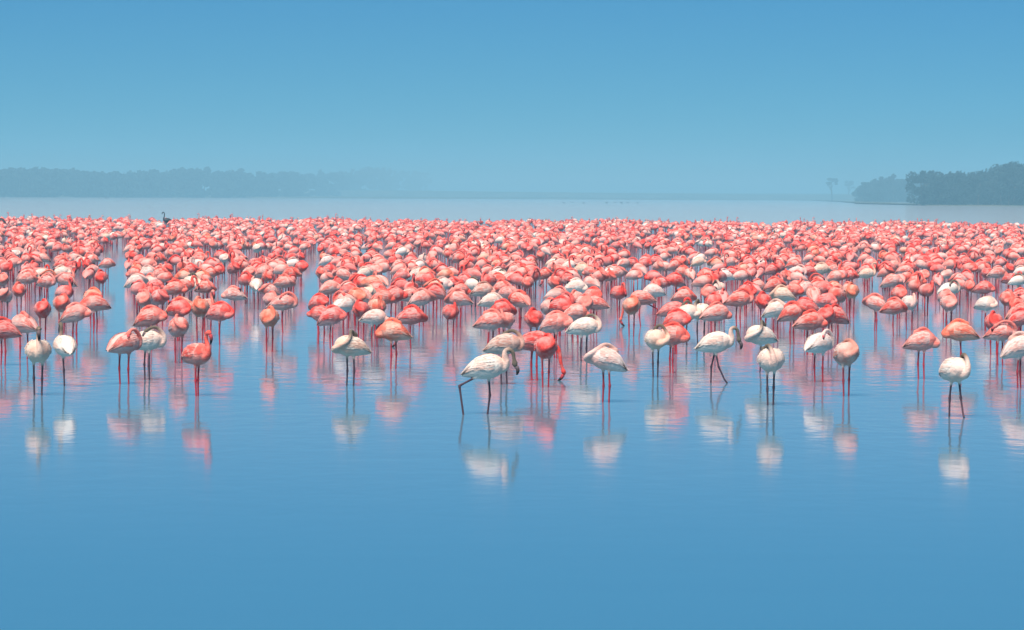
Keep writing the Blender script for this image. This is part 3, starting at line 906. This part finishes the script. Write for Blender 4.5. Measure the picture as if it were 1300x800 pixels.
# ---------------------------------------------------------------- far shores and woods
def soil(name, c0, c1, sc):
    m = bpy.data.materials.new(name); n = NB(m)
    t = n.n('TexNoise'); t.inputs['Scale'].default_value = sc; t.inputs['Detail'].default_value = 5
    tc = n.n('TexCoord'); n.l(tc.outputs['Object'], t.inputs['Vector'])
    r = n.n('ValToRGB'); r.color_ramp.elements[0].position = .35; r.color_ramp.elements[1].position = .65
    r.color_ramp.elements[0].color = c0; r.color_ramp.elements[1].color = c1
    n.l(t.outputs['Fac'], r.inputs['Fac']); n.l(r.outputs['Color'], n.b.inputs['Base Color'])
    n.b.inputs['Roughness'].default_value = .95
    return m
M_LAND = soil('shore_grass', (.05, .06, .025, 1), (.11, .10, .05, 1), .05)
M_LEAF = soil('leaves', (.006, .018, .018, 1), (.014, .034, .032, 1), .3)
M_BARK = soil('bark', (.06, .045, .03, 1), (.12, .09, .065, 1), 1.5)

def shore(name, line, depth, hgt, lab):
    """bank of land along a polyline of (x, y); rises gently from the water away from the viewer"""
    V = []; F = []; n = len(line)
    for i, (x, y) in enumerate(line):
        wob = 2.5 * math.sin(i * 1.7) + 1.5 * math.sin(i * .6)
        for d, zz in ((0, -.3), (1.5, .25), (8, hgt * .5), (30, hgt * (.8 + .2 * math.sin(i * .9))), (depth, hgt)):
            V.append((x, y + wob + d, zz))
    for i in range(n - 1):
        for j in range(4): F.append((i * 5 + j, (i + 1) * 5 + j, (i + 1) * 5 + j + 1, i * 5 + j + 1))
    o = bpy.data.objects.new(name, mesh_from(name, V, F)); o.data.materials.append(M_LAND)
    tag(link(o), lab, kind='structure')
    return o

def crown_geom(x, y, z0, hgt, rad, nclump, nleaf, leaf, R, V, F, flat=1.0):
    """leafy crown: clumps of small tilted leaf faces in an uneven volume"""
    for c in range(nclump):
        a = R.uniform(0, 6.283); rr = rad * math.sqrt(R.random()) * .8
        cz = z0 + hgt * (R.random() ** .8) * (1 - .35 * (rr / rad) ** 2)
        cr = rad * R.uniform(.22, .42)
        cx, cy = x + rr * math.cos(a), y + rr * math.sin(a)
        for _ in range(nleaf):
            d = Vector((R.gauss(0, 1), R.gauss(0, 1), R.gauss(0, 1))).normalized() * cr * (R.random() ** .4)
            p = Vector((cx + d.x, cy + d.y, max(z0 * .3, cz + d.z * .75 * flat)))
            n1 = Vector((R.gauss(0, 1), R.gauss(0, 1), R.gauss(0, 1))).normalized()
            t1 = n1.orthogonal().normalized() * leaf * R.uniform(.6, 1.3); t2 = n1.cross(t1).normalized() * leaf * R.uniform(.4, .9)
            b = len(V); V += [tuple(p - t1), tuple(p + t2), tuple(p + t1), tuple(p - t2)]; F.append((b, b + 1, b + 2, b + 3))

def trunk_geom(x, y, z1, r, R, V, F, limbs=4, spread=2.0):
    lean = R.uniform(-.6, .6)
    segs = [([(x, y, -.5), (x + lean * .3, y, z1 * .4), (x + lean, y, z1 * .8), (x + lean * 1.2, y, z1)], [r * 1.3, r, r * .7, r * .3])]
    for q in range(limbs):
        a = R.uniform(0, 6.28); zb = z1 * R.uniform(.45, .7)
        segs.append(([(x + lean * .6, y, zb), (x + spread * .5 * math.cos(a), y + spread * .5 * math.sin(a), zb + z1 * .18), (x + spread * math.cos(a), y + spread * math.sin(a), zb + z1 * .34)], [r * .5, r * .35, r * .12]))
    for P, rr in segs:
        v, f = tube(P, np.array(rr), 6); b = len(V); V += [tuple(q) for q in v]; F += [tuple(i + b for i in g) for g in f]

def wood(name, trees, leafn, leaf, lab, seed):
    R = random.Random(seed); V = []; F = []; TV = []; TF = []
    for (x, y, hgt, rad) in trees:
        trunk_geom(x, y, hgt * .7, .22, R, TV, TF, 2, rad * .6)
        crown_geom(x, y, hgt * .03, hgt * .88, rad, 14, leafn, leaf, R, V, F)
    nV = len(V)
    me = mesh_from(name, V + TV, F + [tuple(i + nV for i in f) for f in TF], False)
    me.materials.append(M_LEAF); me.materials.append(M_BARK)
    idx = np.zeros(len(me.polygons), dtype=np.int32); idx[len(F):] = 1; me.polygons.foreach_set('material_index', idx)
    tag(link(bpy.data.objects.new(name, me)), lab, 'trees', kind='stuff')

R = random.Random(3)
# right: dark wood on a spit of land
def px(pxx, y): return (pxx - 650) / 4333.0 * y
lineR = [(px(1030 + i * 13, 2300 - i * 120), 2300 - i * 120 + 3 * math.sin(i)) for i in range(12)] + [(px(1186 + i * 40, 960), 960 - i * 2) for i in range(14)]
shore('wooded_spit', lineR, 200, .35, 'low bank of land under the dark wood')
tr = []
for i in range(150):
    p = R.uniform(1168, 1560); y = R.uniform(964, 1080)
    top = 8.0 + (1.5 if p > 1248 else 0) + .4 * math.sin(p * .05)
    tr.append((px(p, y), y, (top + R.uniform(-.9, .2)) * y / 745, R.uniform(3.8, 6.2)))
wood('wood_on_spit', tr, 90, .42, 'hazy dark blue-green wood on the low spit across the lake', 15)
tr = []
for i in range(70):
    p = R.uniform(1090, 1190); y = R.uniform(1650, 1850)
    top = (9.5 + 4.0 * min(1, (p - 1060) / 70)) + 1.0 * math.sin(p * .09)
    tr.append((px(p, y), y, top + R.uniform(-1.5, .5), R.uniform(3.0, 5.0)))
wood('farther_wood', tr, 60, .6, 'paler hazy wood farther off, behind two lone trees', 6)
# left: long wooded shore lost in haze
lineL = [(-620 + i * 40, 1500 + i * 42 + 12 * math.sin(i * 1.3)) for i in range(26)]
shore('hazy_shore', lineL, 700, 1.2, 'long low shore fading into haze')
tr = []
for i in range(230):
    p = R.uniform(-160, 545)
    yb = 1720 + max(0, p) * .9 + 2200 * (max(0, p - 300) / 245) ** 2
    y = yb + R.uniform(0, 110)
    hh = (38 + 3 * math.sin(p * .03) + 1 * math.sin(p * .11) + R.uniform(-3, 1)) / 4333 * y
    tr.append((px(p, y), y, hh, R.uniform(4, 8.5)))
wood('wood_on_hazy_shore', tr, 45, 1.25, 'long pale line of trees on the shore fading into haze', 8)
lineM = [(-900 + i * 90, 2700 + 40 * math.sin(i * .9) - 30 * max(0, i - 12)) for i in range(28)]
shore('distant_shore', lineM, 900, 6.0, 'faint thin shore at the far end of the lake')

def lone_tree(pxx, y, hgt, rad, lab, seed):
    R = random.Random(seed); x = px(pxx, y)
    root = link(bpy.data.objects.new('lone_tree', None)); root.location = (x, y, 0)
    V = []; F = []; trunk_geom(0, 0, hgt * .8, .5, R, V, F, 6, rad * .75)
    t = link(bpy.data.objects.new('trunk', mesh_from('trunk', V, F)), root); t.data.materials.append(M_BARK)
    V = []; F = []; crown_geom(0, 0, hgt * .62, hgt * .36, rad, 16, 90, .42, R, V, F, .7)
    c = link(bpy.data.objects.new('crown', mesh_from('crown', V, F, False)), root); c.data.materials.append(M_LEAF)
    tag(root, lab, 'tree')
lone_tree(1055, 2250, 15.5, 4.4, 'lone slim tree with a small flat crown standing before the hazy wood', 21)
lone_tree(1076, 2900, 17.0, 5.2, 'faint round-crowned tree between the lone slim tree and the hazy wood', 22)

# ---------------------------------------------------------------- haze
hm = bpy.data.materials.new('haze'); hm.use_nodes = True
t = hm.node_tree; t.nodes.remove(t.nodes['Principled BSDF'])
pv = t.nodes.new('ShaderNodeVolumePrincipled')
pv.inputs['Color'].default_value = (0.34, 0.645, 0.785, 1)
pv.inputs['Density'].default_value = 0.00078
pv.inputs['Anisotropy'].default_value = 0.0
t.links.new(pv.outputs[0], t.nodes['Material Output'].inputs['Volume'])
a, b0, b1, z0, z1 = 5900.0, -400.0, 5900.0, -1.5, 27.0
V = [(x, y, z) for z in (z0, z1) for y in (b0, b1) for x in (-a, a)]
F = [(0, 2, 3, 1), (4, 5, 7, 6), (0, 1, 5, 4), (2, 6, 7, 3), (0, 4, 6, 2), (1, 3, 7, 5)]
hz = bpy.data.objects.new('haze', mesh_from('haze', V, F, False)); hz.data.materials.append(hm)
tag(link(hz), 'thin pale blue haze over the whole lake', 'haze', kind='stuff')
